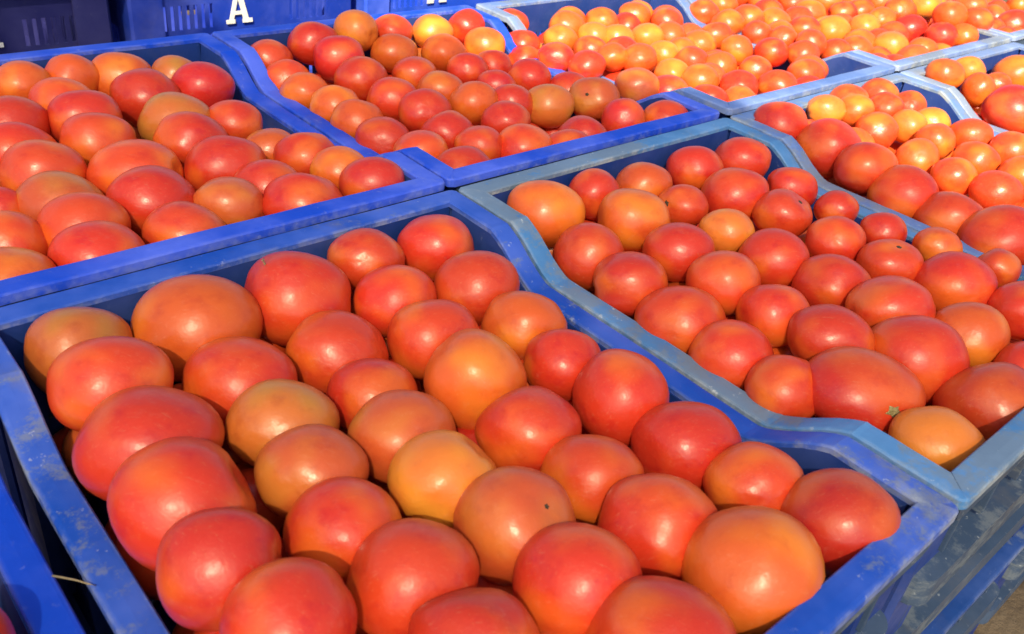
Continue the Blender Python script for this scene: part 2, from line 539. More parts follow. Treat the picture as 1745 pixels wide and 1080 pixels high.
def make_crate(cx, cy, color, wear, label, group='blue plastic crates set edge to edge', yaw=0.0, dz=0.0, lettered=None, rim_color=None, wall_color=None):
    root = link('plastic_crate', None, loc=(cx, cy, HB + dz), rot=(0, 0, yaw))
    root.empty_display_size = 0.1
    tag(root, label, 'crate', group)
    cb = (*color, wear)
    cr = (*(rim_color or color), wear)
    dark = (*(wall_color or WALL_SHADED), wear * 0.2)
    dusty = (*(wall_color or (0.040, 0.072, 0.135)), 0.15 if wall_color else 0.5)  # dust and under-rim shade share this colour; lettered crates use their wall colour
    def part(name, mesh, loc=None, rot=None, col=cb, parent=root):
        o = link(name, mesh, parent, loc, rot, col)
        return o
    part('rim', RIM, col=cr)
    for s in (-1, 1):
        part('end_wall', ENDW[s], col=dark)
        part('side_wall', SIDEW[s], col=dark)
    part('crate_floor', FLOOR, (0, 0, BOT + 0.006))
    wall_y = HV - RW + 0.0035
    for s in (-1, 1):
        if lettered is None: part('skirt', SKIRT, (0, s * (HV - 0.0048), 0), None, dusty)
        for (z, me) in (LEDGES[1:] if lettered is not None else LEDGES):
            dy = wall_y - 0.010 * (-z / CH) + 0.0006
            part('ledge', me, (0, s * dy, z), (0, 0, 0 if s < 0 else math.pi), dusty)
        for zc in ((-0.142,) if lettered is not None else (-0.058, -0.142)):
            for k in range(6):
                x = -HA + 0.052 + (2 * HA - 0.104) * k / 5
                dy = wall_y - 0.010 * (-zc / CH) + 0.0045
                part('fin', FIN, (x, s * dy, zc), None, dusty)
    wall_x = HA - RW + 0.0035
    for s in (-1, 1):
        for k in range(5):
            y = -HV + 0.06 + (2 * HV - 0.12) * k / 4
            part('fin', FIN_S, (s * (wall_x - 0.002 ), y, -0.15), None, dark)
    for k, (sx, sy) in enumerate(((1, 1), (-1, 1), (-1, -1), (1, -1))):
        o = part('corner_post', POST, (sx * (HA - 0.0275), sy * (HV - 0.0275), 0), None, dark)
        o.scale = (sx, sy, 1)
    if lettered is not None:
        z = -0.084
        part('letter', LETTER, (lettered, -(wall_y - 0.010 * (-(z + 0.02) / CH)) - 0.0022, z))
    return root

WALL_SHADED = (0.008, 0.036, 0.21)  # wall plastic painted deeper navy to carry the shade below the rims
BLUE = (0.004, 0.066, 0.45)
BLUE2 = (0.003, 0.058, 0.58)
FADED_OR_SUNLIT = (0.030, 0.125, 0.44)  # real fading on the chalky crate; sunlight put into the colour elsewhere
CRATES = {
 'C0': (-0.425 - HA, -PV / 2 - 0.004, BLUE2, 0.12, 'deep blue crate cut off at the lower left corner, beside the nearest crate'),
 'C1': (-PU / 2, -PV / 2, BLUE, 0.47, 'nearest blue crate with scuffed rim, filled with the largest tomatoes'),
 'C2': (PU / 2, -PV / 2, FADED_OR_SUNLIT, 0.72, 'faded blue crate with chalky worn rim, right of the nearest crate'),
 'C3': (PU * 1.5, -PV / 2, FADED_OR_SUNLIT, 0.65, 'pale blue crate half in sunlight, right of the chalky rimmed crate'),
 'C4': (PU * 2.5, -PV / 2, FADED_OR_SUNLIT, 0.75, 'sunlit crate at the right edge with one bright red tomato up front'),
 'D1': (-PU / 2, PV / 2 + 0.003, BLUE2, 0.15, 'clean bright blue crate behind the nearest crate, cut off at the left'),
 'D2': (PU / 2, PV / 2 + 0.003, BLUE2, 0.17, 'clean bright blue crate in the back row, heaped with small tomatoes, yellow one at back'),
 'D3': (PU * 1.5 + 0.012, PV / 2 + 0.003, FADED_OR_SUNLIT, 0.55, 'sunlit blue crate in the back row, right of the clean bright blue crates'),
 'D4': (PU * 2.5 + 0.014, PV / 2 + 0.003, FADED_OR_SUNLIT, 0.75, 'sunlit crate in the back row near the upper right, heaped with orange tomatoes'),
 'D5': (PU * 3.5 + 0.016, PV / 2 + 0.003, FADED_OR_SUNLIT, 0.75, 'crate at the upper right corner, farthest along the back row'),
}
for kx, (cx, cy, c, wear, lab) in CRATES.items():
    rim_c = {'C2': (0.055, 0.19, 0.44), 'C3': (0.09, 0.18, 0.44), 'C4': (0.15, 0.23, 0.48), 'D4': (0.14, 0.22, 0.48), 'D5': (0.15, 0.23, 0.48), 'D3': (0.09, 0.17, 0.46)}.get(kx)  # far rims and their raised wear painted pale for sunlight; chalky rim is real
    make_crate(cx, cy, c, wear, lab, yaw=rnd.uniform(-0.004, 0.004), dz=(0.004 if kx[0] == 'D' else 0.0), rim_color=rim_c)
UNDER = {'C0': 'lower crate under the deep blue crate at the lower left corner', 'C1': 'lower crate underneath the nearest crate, its dusty front at the lower right',
 'C2': 'dusty lower crate underneath the chalky rimmed crate, at the lower right corner', 'C3': 'lower crate underneath the half sunlit crate', 'C4': 'lower crate underneath the crate at the right edge',
 'D1': 'lower crate underneath the clean left back crate', 'D2': 'lower crate underneath the heaped middle back crate', 'D3': 'lower crate underneath the sunlit back row crate',
 'D4': 'lower crate underneath the upper right crate', 'D5': 'lower crate underneath the crate at the upper right corner'}
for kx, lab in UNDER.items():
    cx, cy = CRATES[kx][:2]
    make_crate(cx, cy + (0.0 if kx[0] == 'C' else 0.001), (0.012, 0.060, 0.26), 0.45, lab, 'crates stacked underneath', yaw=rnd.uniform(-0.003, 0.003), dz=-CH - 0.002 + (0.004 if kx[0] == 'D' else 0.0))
EY = 0.78
ELAB = ['dark shaded crate lettered A at the upper left corner, behind the tomato crates',
        'shaded blue crate with white letter A, standing behind the left back crate',
        'brighter blue crate with white letter A, behind the heaped bright blue crate',
        'blue crate behind the sunlit back row crate, mostly out of view']
EC = [(0.016, 0.017, 0.120), (0.007, 0.034, 0.37), (0.008, 0.060, 0.56), (0.008, 0.055, 0.52)]  # left crates painted darker to carry the deeper shade at that end
for k in range(4):
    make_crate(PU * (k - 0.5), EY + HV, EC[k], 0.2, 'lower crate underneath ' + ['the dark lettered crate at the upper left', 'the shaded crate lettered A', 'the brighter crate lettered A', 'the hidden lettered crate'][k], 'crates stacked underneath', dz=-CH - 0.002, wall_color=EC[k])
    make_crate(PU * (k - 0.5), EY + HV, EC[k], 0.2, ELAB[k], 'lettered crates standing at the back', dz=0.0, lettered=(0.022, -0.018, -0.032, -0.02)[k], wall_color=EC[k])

# ------------------------------------------------------------------ tomatoes
TOMATOES = {
 'C1': [
  [(-0.3501,-0.0485,-0.0220,0.0345,0.0321,'G'), (-0.3506,-0.1033,-0.0131,0.0371,0.0309,'r'), (-0.3518,-0.1624,-0.0208,0.0429,0.0355,'R'), (-0.3590,-0.2242,-0.0133,0.0402,0.0337,'R'), (-0.3638,-0.2801,-0.0071,0.0317,0.0320,'D'), (-0.3565,-0.3328,-0.0029,0.0312,0.0312,'R')],
  [(-0.2756,-0.0616,-0.0215,0.0445,0.0369,'O'), (-0.2777,-0.1287,-0.0282,0.0383,0.0318,'R'), (-0.2784,-0.1863,-0.0227,0.0348,0.0289,'G'), (-0.2880,-0.2376,-0.0169,0.0327,0.0274,'B'), (-0.2975,-0.2865,-0.0167,0.0321,0.0266,'R'), (-0.2894,-0.3382,-0.0141,0.0333,0.0315,'r'), (-0.2925,-0.3912,-0.0083,0.0317,0.0276,'R')],
  [(-0.1984,-0.0671,-0.0195,0.0412,0.0363,'R'), (-0.2044,-0.1316,-0.0305,0.0361,0.0300,'r'), (-0.2107,-0.1857,-0.0300,0.0313,0.0260,'R'), (-0.2220,-0.2358,-0.0244,0.0336,0.0303,'B'), (-0.2295,-0.2861,-0.0172,0.0327,0.0274,'Y'), (-0.2193,-0.3384,-0.0168,0.0335,0.0328,'B'), (-0.2231,-0.3907,-0.0100,0.0334,0.0292,'R'), (-0.2182,-0.4425,-0.0097,0.0365,0.0303,'R')],
  [(-0.1272,-0.0503,-0.0155,0.0314,0.0261,'r'), (-0.1357,-0.1041,-0.0224,0.0322,0.0272,'R'), (-0.1400,-0.1596,-0.0247,0.0337,0.0293,'r'), (-0.1500,-0.2191,-0.0202,0.0363,0.0355,'O'), (-0.1548,-0.2791,-0.0212,0.0348,0.0289,'R'), (-0.1505,-0.3326,-0.0235,0.0324,0.0284,'r'), (-0.1513,-0.3867,-0.0177,0.0360,0.0313,'R'), (-0.1382,-0.4415,-0.0119,0.0388,0.0343,'O')],
  [(-0.0602,-0.0559,-0.0199,0.0326,0.0273,'R'), (-0.0716,-0.1253,-0.0197,0.0348,0.0289,'r'), (-0.0728,-0.1840,-0.0235,0.0331,0.0274,'O'), (-0.0802,-0.2358,-0.0234,0.0293,0.0259,'R'), (-0.0782,-0.2898,-0.0202,0.0343,0.0323,'R'), (-0.0743,-0.3465,-0.0246,0.0354,0.0290,'R'), (-0.0719,-0.3969,-0.0194,0.0313,0.0255,'r'), (-0.0610,-0.4490,-0.0165,0.0343,0.0319,'D')],
 ],
 'C2': [
  [(0.0674,-0.0566,-0.0185,0.0374,0.0314,'O'), (0.0577,-0.1260,-0.0284,0.0319,0.0304,'r'), (0.0526,-0.1813,-0.0284,0.0330,0.0290,'R'), (0.0538,-0.2375,-0.0350,0.0380,0.0314,'r'), (0.0485,-0.2936,-0.0325,0.0328,0.0275,'R'), (0.0446,-0.3436,-0.0302,0.0291,0.0247,'r'), (0.0813,-0.3844,-0.0220,0.0447,0.0292,'D'), (0.0741,-0.4476,-0.0233,0.0330,0.0242,'Y')],
  [(0.1419,-0.0493,-0.0201,0.0268,0.0257,'R'), (0.1351,-0.1085,-0.0197,0.0346,0.0290,'O'), (0.1236,-0.1735,-0.0199,0.0322,0.0269,'R'), (0.1156,-0.2301,-0.0199,0.0322,0.0286,'R'), (0.1158,-0.2833,-0.0238,0.0295,0.0261,'R'), (0.1161,-0.3351,-0.0175,0.0332,0.0272,'R'), (0.1582,-0.3864,-0.0221,0.0381,0.0340,'R'), (0.1594,-0.4507,-0.0284,0.0415,0.0349,'D')],
  [(0.2037,-0.0596,-0.0201,0.0296,0.0247,'O'), (0.2049,-0.1113,-0.0204,0.0257,0.0215,'r'), (0.1993,-0.1704,-0.0203,0.0268,0.0222,'Y'), (0.1970,-0.2270,-0.0217,0.0327,0.0271,'R'), (0.2051,-0.2831,-0.0229,0.0342,0.0280,'R'), (0.1999,-0.3398,-0.0168,0.0364,0.0291,'R'), (0.2305,-0.3961,-0.0199,0.0328,0.0272,'O'), (0.2279,-0.4504,-0.0258,0.0287,0.0278,'R')],
  [(0.2890,-0.0592,-0.0199,0.0318,0.0262,'R'), (0.2748,-0.1230,-0.0201,0.0346,0.0285,'R'), (0.2823,-0.1774,-0.0197,0.0294,0.0244,'r'), (0.2805,-0.2401,-0.0201,0.0293,0.0240,'R'), (0.2840,-0.2955,-0.0201,0.0293,0.0237,'r'), (0.3045,-0.3479,-0.0196,0.0366,0.0296,'R'), (0.3170,-0.4069,-0.0200,0.0308,0.0258,'R')],
  [(0.3597,-0.0694,-0.0199,0.0324,0.0265,'R'), (0.3485,-0.1445,-0.0202,0.0276,0.0230,'R'), (0.3485,-0.1994,-0.0206,0.0230,0.0194,'R'), (0.3468,-0.2541,-0.0205,0.0239,0.0197,'R'), (0.3641,-0.3029,-0.0205,0.0240,0.0199,'O'), (0.3725,-0.3576,-0.0187,0.0221,0.0188,'r')],
 ],
 'D1': [
  [(-0.3335,0.1820,-0.0212,0.0214,0.0180,'R'), (-0.3457,0.1177,-0.0202,0.0308,0.0253,'r'), (-0.3639,0.0561,-0.0203,0.0348,0.0278,'O')],
  [(-0.2333,0.4493,-0.0163,0.0302,0.0252,'O'), (-0.2745,0.3486,-0.0198,0.0357,0.0289,'R'), (-0.2879,0.2876,-0.0210,0.0353,0.0284,'R'), (-0.2833,0.2295,-0.0196,0.0375,0.0303,'r'), (-0.2900,0.1691,-0.0242,0.0377,0.0304,'B'), (-0.2910,0.1111,-0.0179,0.0355,0.0289,'r'), (-0.3003,0.0544,-0.0162,0.0369,0.0294,'R')],
  [(-0.1810,0.4474,-0.0141,0.0304,0.0249,'O'), (-0.2143,0.3827,-0.0184,0.0341,0.0277,'r'), (-0.2111,0.3280,-0.0158,0.0355,0.0290,'R'), (-0.2185,0.2719,-0.0178,0.0353,0.0290,'r'), (-0.2168,0.1918,-0.0210,0.0406,0.0325,'r'), (-0.2265,0.1282,-0.0180,0.0376,0.0311,'R'), (-0.2266,0.0636,-0.0199,0.0344,0.0281,'r')],
  [(-0.1311,0.4410,-0.0217,0.0364,0.0299,'O'), (-0.1324,0.3695,-0.0196,0.0377,0.0308,'R'), (-0.1331,0.2945,-0.0214,0.0382,0.0315,'G'), (-0.1429,0.2339,-0.0180,0.0369,0.0302,'R'), (-0.1396,0.1724,-0.0215,0.0384,0.0313,'R'), (-0.1728,0.0949,-0.0201,0.0312,0.0257,'B')],
  [(-0.0757,0.4237,-0.0218,0.0310,0.0257,'G'), (-0.0675,0.3720,-0.0181,0.0352,0.0289,'C'), (-0.0834,0.2660,-0.0202,0.0308,0.0254,'R'), (-0.0770,0.1984,-0.0273,0.0280,0.0234,'O'), (-0.1269,0.1139,-0.0205,0.0315,0.0258,'R'), (-0.1189,0.0616,-0.0173,0.0362,0.0291,'R')],
  [(-0.0610,0.1575,-0.0207,0.0315,0.0257,'R'), (-0.0526,0.1072,-0.0169,0.0289,0.0238,'O'), (-0.0473,0.0600,-0.0120,0.0314,0.0259,'D')],
 ],
 'D2': [
  [(0.0506,0.4364,-0.0203,0.0295,0.0244,'r'), (0.0447,0.3826,-0.0274,0.0288,0.0239,'r'), (0.0429,0.3367,-0.0288,0.0294,0.0246,'O'), (0.0468,0.2756,-0.0254,0.0292,0.0248,'O'), (0.0462,0.2283,-0.0269,0.0302,0.0254,'O'), (0.0464,0.1777,-0.0305,0.0317,0.0262,'R'), (0.0478,0.1119,-0.0206,0.0293,0.0243,'r'), (0.0570,0.0548,-0.0214,0.0340,0.0274,'R')],
  [(0.1177,0.4435,-0.0089,0.0333,0.0279,'R'), (0.1196,0.3844,-0.0105,0.0331,0.0278,'C'), (0.1140,0.3263,-0.0177,0.0327,0.0274,'R'), (0.1134,0.2592,-0.0210,0.0303,0.0253,'R'), (0.1221,0.2050,-0.0191,0.0312,0.0261,'R'), (0.1081,0.1459,-0.0218,0.0302,0.0248,'R'), (0.1132,0.0963,-0.0192,0.0264,0.0221,'r'), (0.1551,0.0709,-0.0199,0.0322,0.0266,'R')],
  [(0.1846,0.4476,0.0002,0.0301,0.0270,'Y'), (0.2142,0.3989,-0.0199,0.0314,0.0262,'O'), (0.1867,0.3144,-0.0203,0.0293,0.0241,'r'), (0.1843,0.2586,-0.0213,0.0296,0.0244,'O'), (0.1937,0.2042,-0.0190,0.0303,0.0260,'O'), (0.1892,0.1406,-0.0203,0.0293,0.0246,'R'), (0.1975,0.0456,-0.0205,0.0282,0.0230,'r'), (0.2403,0.0664,-0.0203,0.0293,0.0241,'R')],
  [(0.2459,0.4506,-0.0089,0.0289,0.0241,'r'), (0.3123,0.4450,-0.0150,0.0313,0.0260,'Y'), (0.2792,0.3739,-0.0199,0.0318,0.0263,'O'), (0.2645,0.3043,-0.0205,0.0282,0.0234,'R'), (0.2569,0.2368,-0.0207,0.0266,0.0230,'C'), (0.2353,0.1830,-0.0194,0.0279,0.0233,'R'), (0.2769,0.1612,-0.0211,0.0312,0.0270,'G'), (0.3251,0.0807,-0.0202,0.0270,0.0277,'C'), (0.3760,0.0561,-0.0201,0.0302,0.0250,'r')],
  [(0.3781,0.4491,-0.0134,0.0293,0.0245,'R'), (0.3604,0.3847,-0.0202,0.0301,0.0251,'O'), (0.3117,0.3062,-0.0209,0.0259,0.0216,'R'), (0.3234,0.2482,-0.0202,0.0298,0.0246,'R'), (0.3453,0.1493,-0.0196,0.0336,0.0278,'B'), (0.4242,0.1484,-0.0146,0.0305,0.0252,'B')],
 ],
 'D3': [
  [(0.4672,0.4481,-0.0183,0.0279,0.0233,'R'), (0.4315,0.3821,-0.0274,0.0266,0.0222,'R'), (0.4092,0.3514,-0.0379,0.0260,0.0213,'R'), (0.4206,0.2984,-0.0206,0.0269,0.0223,'C'), (0.4291,0.2464,-0.0174,0.0267,0.0220,'R')],
  [(0.5521,0.4122,-0.0201,0.0290,0.0243,'O'), (0.4917,0.3641,-0.0205,0.0269,0.0221,'Y'), (0.5015,0.3097,-0.0225,0.0256,0.0216,'r'), (0.5020,0.2655,-0.0191,0.0245,0.0205,'O'), (0.5368,0.2449,-0.0204,0.0272,0.0227,'O'), (0.5392,0.1823,-0.0232,0.0271,0.0220,'Y'), (0.4575,0.1238,-0.0190,0.0285,0.0231,'R')],
  [(0.6332,0.4128,-0.0204,0.0273,0.0228,'O'), (0.5587,0.3588,-0.0204,0.0254,0.0208,'Y'), (0.5874,0.3343,-0.0209,0.0263,0.0218,'Y'), (0.5932,0.2467,-0.0208,0.0249,0.0209,'Y'), (0.6072,0.2051,-0.0204,0.0270,0.0224,'r'), (0.5428,0.1367,-0.0179,0.0267,0.0220,'O'), (0.4901,0.0801,-0.0205,0.0269,0.0220,'R')],
  [(0.7144,0.4149,-0.0202,0.0287,0.0238,'O'), (0.6399,0.3198,-0.0205,0.0265,0.0220,'Y'), (0.6818,0.3092,-0.0205,0.0265,0.0224,'O'), (0.6913,0.2580,-0.0203,0.0283,0.0231,'O'), (0.6344,0.1715,-0.0206,0.0259,0.0221,'O'), (0.5788,0.0962,-0.0201,0.0289,0.0241,'R')],
  [(0.7430,0.3674,-0.0202,0.0281,0.0235,'r'), (0.7646,0.2799,-0.0205,0.0269,0.0223,'r'), (0.7333,0.2151,-0.0204,0.0264,0.0234,'O'), (0.6731,0.1358,-0.0207,0.0256,0.0216,'r'), (0.6435,0.0761,-0.0203,0.0278,0.0227,'r')],
  [(0.8418,0.2542,-0.0178,0.0262,0.0218,'r'), (0.7811,0.1828,-0.0204,0.0274,0.0228,'R'), (0.8585,0.2146,-0.0162,0.0251,0.0207,'r'), (0.8190,0.1495,-0.0179,0.0266,0.0219,'r'), (0.8597,0.1635,-0.0091,0.0258,0.0213,'r'), (0.7360,0.0894,-0.0204,0.0276,0.0227,'r')],
 ],
 'D4': [
  [(0.8550,0.3781,-0.0171,0.0281,0.0236,'r'), (0.9523,0.4102,-0.0205,0.0277,0.0231,'O'), (0.8423,0.3167,-0.0181,0.0288,0.0241,'O'), (0.9113,0.3239,-0.0180,0.0303,0.0250,'r'), (1.0432,0.4499,-0.0203,0.0283,0.0235,'r'), (1.0710,0.4035,-0.0203,0.0294,0.0243,'O')],
  [(0.9544,0.2990,-0.0221,0.0313,0.0260,'O'), (1.1153,0.3636,-0.0203,0.0294,0.0243,'r'), (1.0885,0.3107,-0.0202,0.0301,0.0248,'O'), (0.9681,0.2437,-0.0204,0.0287,0.0237,'R'), (1.0198,0.2180,-0.0200,0.0311,0.0261,'Y'), (0.8977,0.1361,-0.0206,0.0273,0.0225,'r')],
  [(1.2141,0.3495,-0.0202,0.0298,0.0246,'r'), (1.1572,0.2807,-0.0205,0.0280,0.0234,'R'), (1.2111,0.2774,-0.0193,0.0295,0.0243,'r'), (1.1029,0.2026,-0.0186,0.0290,0.0244,'Y'), (0.9448,0.1294,-0.0203,0.0296,0.0241,'O'), (1.1573,0.2035,-0.0093,0.0263,0.0224,'O')],
  [(1.0336,0.1140,-0.0201,0.0300,0.0258,'Y'), (1.2746,0.2724,-0.0065,0.0297,0.0244,'O'), (1.2152,0.2010,0.0018,0.0301,0.0248,'r'), (1.1889,0.1616,-0.0185,0.0323,0.0267,'C'), (1.0733,0.0772,-0.0206,0.0279,0.0229,'O'), (1.1737,0.0942,-0.0110,0.0293,0.0245,'C')],
  [(1.2798,0.1865,0.0105,0.0314,0.0256,'Y'), (1.2258,0.1132,0.0155,0.0297,0.0244,'O'), (1.2866,0.1067,0.0284,0.0289,0.0237,'O'), (1.2614,0.0780,0.0134,0.0275,0.0228,'r'), (1.2057,0.0701,-0.0078,0.0256,0.0230,'O')],
 ],
 'D5': [
  [(1.4773,0.0894,-0.0196,0.0371,0.0302,'R'), (1.5798,0.1669,-0.0203,0.0271,0.0223,'r'), (1.6345,0.1444,-0.0094,0.0273,0.0224,'O')],
 ],
 'C3': [
  [(0.4703,-0.0423,-0.0055,0.0340,0.0277,'D'), (0.4836,-0.1033,-0.0158,0.0382,0.0347,'D'), (0.4723,-0.1608,-0.0167,0.0361,0.0307,'R'), (0.4691,-0.2133,-0.0255,0.0370,0.0307,'R'), (0.4715,-0.2678,-0.0325,0.0366,0.0298,'r'), (0.4705,-0.3235,-0.0289,0.0426,0.0348,'R')],
  [(0.5750,-0.0404,-0.0060,0.0251,0.0209,'Y'), (0.6091,-0.0612,-0.0035,0.0242,0.0208,'O'), (0.5960,-0.1035,-0.0137,0.0266,0.0236,'r'), (0.5755,-0.1717,-0.0202,0.0266,0.0238,'O'), (0.5627,-0.2247,-0.0203,0.0262,0.0234,'r'), (0.5671,-0.2728,-0.0200,0.0287,0.0241,'r')],
  [(0.6345,-0.0361,-0.0023,0.0255,0.0210,'r'), (0.6789,-0.0684,-0.0098,0.0253,0.0219,'r'), (0.6664,-0.1095,-0.0175,0.0238,0.0221,'Y'), (0.6549,-0.1548,-0.0203,0.0258,0.0235,'O'), (0.6428,-0.2142,-0.0201,0.0278,0.0236,'r'), (0.6445,-0.2683,-0.0201,0.0256,0.0256,'O')],
  [(0.7081,-0.0405,-0.0044,0.0266,0.0222,'r'), (0.7570,-0.0655,-0.0206,0.0235,0.0226,'r'), (0.7225,-0.1169,-0.0206,0.0256,0.0214,'Y'), (0.7295,-0.1684,-0.0203,0.0272,0.0226,'r'), (0.7263,-0.2226,-0.0201,0.0273,0.0244,'r')],
 ],
 'C4': [
  [(0.8977,-0.0428,-0.0003,0.0276,0.0227,'O'), (0.9511,-0.0775,-0.0203,0.0243,0.0261,'O'), (0.9022,-0.1516,-0.0195,0.0406,0.0338,'C')],
  [(0.9858,-0.0413,-0.0049,0.0249,0.0206,'Y'), (1.0149,-0.0790,-0.0207,0.0230,0.0193,'r'), (1.1129,-0.0673,-0.0198,0.0361,0.0294,'O')],
 ],
 'C0': [
  [(-0.4800,-0.2480,-0.0220,0.0290,0.0290,'D')],
 ],
}
COLOURS = {   # base colour, tendency to olive patches
 'R': ((0.60, 0.036, 0.013), 0.0), 'D': ((0.52, 0.026, 0.013), 0.0), 'C': ((0.58, 0.022, 0.016), 0.0),
 'r': ((0.64, 0.058, 0.014), 0.0), 'O': ((0.66, 0.100, 0.016), 0.08), 'Y': ((0.70, 0.180, 0.025), 0.12),
 'G': ((0.56, 0.135, 0.024), 0.75), 'B': ((0.56, 0.088, 0.022), 0.35)}
WORDS = {'R': 'red', 'D': 'dark red', 'C': 'crimson', 'r': 'orange-red', 'O': 'orange', 'Y': 'yellow-orange', 'G': 'olive-tinged orange', 'B': 'brownish red'}

def tomato_points(nu, nv, r, stem, lobes=5, lob=0.025, dimple=0.16, flat=1.0, crease=None):
    """unit tomato; stem = direction of the stem end"""
    q = Vector((0, 0, 1)).rotation_difference(Vector(stem).normalized())
    ph = r.uniform(0, 6.28); k1 = [r.uniform(-1, 1) for _ in range(6)]
    sq = r.uniform(0.84, 1.0)
    V, F = [], []
    for j in range(nv + 1):
        th = math.pi * j / nv
        for i in range(nu):
            a = 2 * math.pi * i / nu
            R_ = 1.0
            s = math.sin(th)
            R_ += lob * math.cos(lobes * a + ph) * s * (0.4 + 0.6 * max(0, math.cos(th)))
            R_ -= dimple * math.exp(-(th / 0.30) ** 2)
            R_ -= 0.03 * math.exp(-((math.pi - th) / 0.25) ** 2)
            R_ += 0.042 * (k1[0] * math.cos(a + k1[1] * 3) * s + k1[2] * math.cos(2 * a + k1[3] * 3) * s * s + k1[4] * math.cos(2 * th + k1[5] * 3))
            if crease:
                da = (a - crease[0] + math.pi) % (2 * math.pi) - math.pi
                R_ -= crease[1] * math.exp(-(da / 0.16) ** 2) * s
            p = Vector((R_ * s * math.cos(a), R_ * s * math.sin(a), R_ * math.cos(th) * flat))
            p = Vector([math.copysign(abs(c_) ** sq, c_) for c_ in p])
            V.append(q @ p)
            if j in (0, nv): break
    idx = lambda j, i: 0 if j == 0 else (1 + (j - 1) * nu + i % nu if j < nv else 1 + (nv - 1) * nu)
    for j in range(nv):
        for i in range(nu):
            if j == 0: F.append((0, idx(1, i), idx(1, i + 1)))
            elif j == nv - 1: F.append((idx(j, i + 1), idx(j, i), idx(nv, 0)))
            else: F.append((idx(j, i), idx(j + 1, i), idx(j + 1, i + 1), idx(j, i + 1)))
    # bring the extents back to one
    A = np.array([v[:] for v in V]); A -= (A.max(0) + A.min(0)) / 2; A /= (A.max(0) - A.min(0)) / 2
    return A, F

def tomato_mesh(name, seed, stem, **kw):
    r = random.Random(seed)
    A, F = tomato_points(32, 20, r, stem, **kw)
    return mesh_from(name, A.tolist(), F, M_TOM, True)

YAW = math.atan2(RIGHT.y, RIGHT.x)
VAR = []
for s in range(26):
    r = random.Random(100 + s)
    a = r.uniform(0, 6.28); el = r.uniform(-1.0, 0.15)
    # stem ends mostly face down, away or sideways
    d_ = (math.cos(a), abs(math.sin(a)) * 1.0, el)
    kw = dict(lobes=r.choice((3, 4, 5, 5, 6)), lob=r.uniform(0.020, 0.060), dimple=r.uniform(0.08, 0.2))
    if s in (3, 8, 13): kw['crease'] = (r.uniform(0, 6.28), r.uniform(0.02, 0.05))
    VAR.append(tomato_mesh('tomato_%d' % s, 100 + s, d_, **kw))

def scar_mesh(seed, dark=False):
    r = random.Random(seed)
    V, F = [(0, 0, 0.10)], []
    n = 15
    rings = [(0.40, 0.10), (0.62, 0.05), (1.0, -0.02), (0.9, -0.25)]
    for k, (rad, z) in enumerate(rings):
        for i in range(n):
            a = 2 * math.pi * i / n
            rr = rad * (1 + (0.28 * math.cos(5 * a) if k >= 1 else 0.1 * math.cos(3 * a)) * 0.8 + r.uniform(-0.06, 0.06))
            V.append((rr * math.cos(a), rr * math.sin(a), z + r.uniform(-0.02, 0.02)))
    for i in range(n): F.append((0, 1 + i, 1 + (i + 1) % n))
    for k in range(3):
        for i in range(n):
            a, b = 1 + k * n + i, 1 + k * n + (i + 1) % n
            F.append((a, a + n, b + n, b))
    return mesh_from('stem_scar', V, F, M_DARKSCAR if dark else M_SCAR, True)
SCAR, SCAR_D = scar_mesh(1), scar_mesh(2, True)

# tomatoes with a mark of their own: view offset (right, up) of the stem end, scar size, dark?
MARKS = {('C2', 0, 6): (0.30, -0.24, 0.14, False), ('C2', 3, 2): (0.56, 0.54, 0.12, True), ('C1', 2, 5): (0.57, 0.50, 0.045, True),
         ('C2', 2, 1): (-0.80, 0.05, 0.13, True), ('D1', 1, 6): (-0.66, -0.38, 0.10, False), ('C2', 3, 4): (0.1, 0.75, 0.09, True), ('D2', 4, 4): (-0.38, 0.05, 0.07, True)}
# tomatoes with a visible fold: stem axis and fold direction as seen (right, up, towards the viewer), depth
CREASED = {('C1', 0, 3): ((0.9, 0.45, -0.2), (-0.25, 0.65, 0.7), 0.035), ('C1', 2, 4): ((0.75, 0.7, 0.0), (0.2, -0.25, 0.95), 0.07),
           ('D1', 2, 4): ((1, 0.1, 0), (0, 0.5, 0.85), 0.04), ('C2', 0, 5): ((0.2, 0.9, -0.2), (0.6, 0.1, 0.75), 0.04), ('C1', 0, 5): ((0.5, 0.2, -0.5), (0.5, 0.7, 0.5), 0.04)}
CRATE_WORDS = {'C1': 'nearest crate', 'C2': 'chalky rimmed crate', 'D1': 'left back crate', 'D2': 'middle back crate', 'C3': 'half sunlit crate', 'D3': 'sunlit back crate', 'D4': 'upper right crate', 'D5': 'upper right corner crate', 'C4': 'right edge crate'}
ORD = ['first', 'second', 'third', 'fourth', 'fifth', 'sixth', 'seventh', 'eighth', 'ninth']
ALLT = []
STALK = []
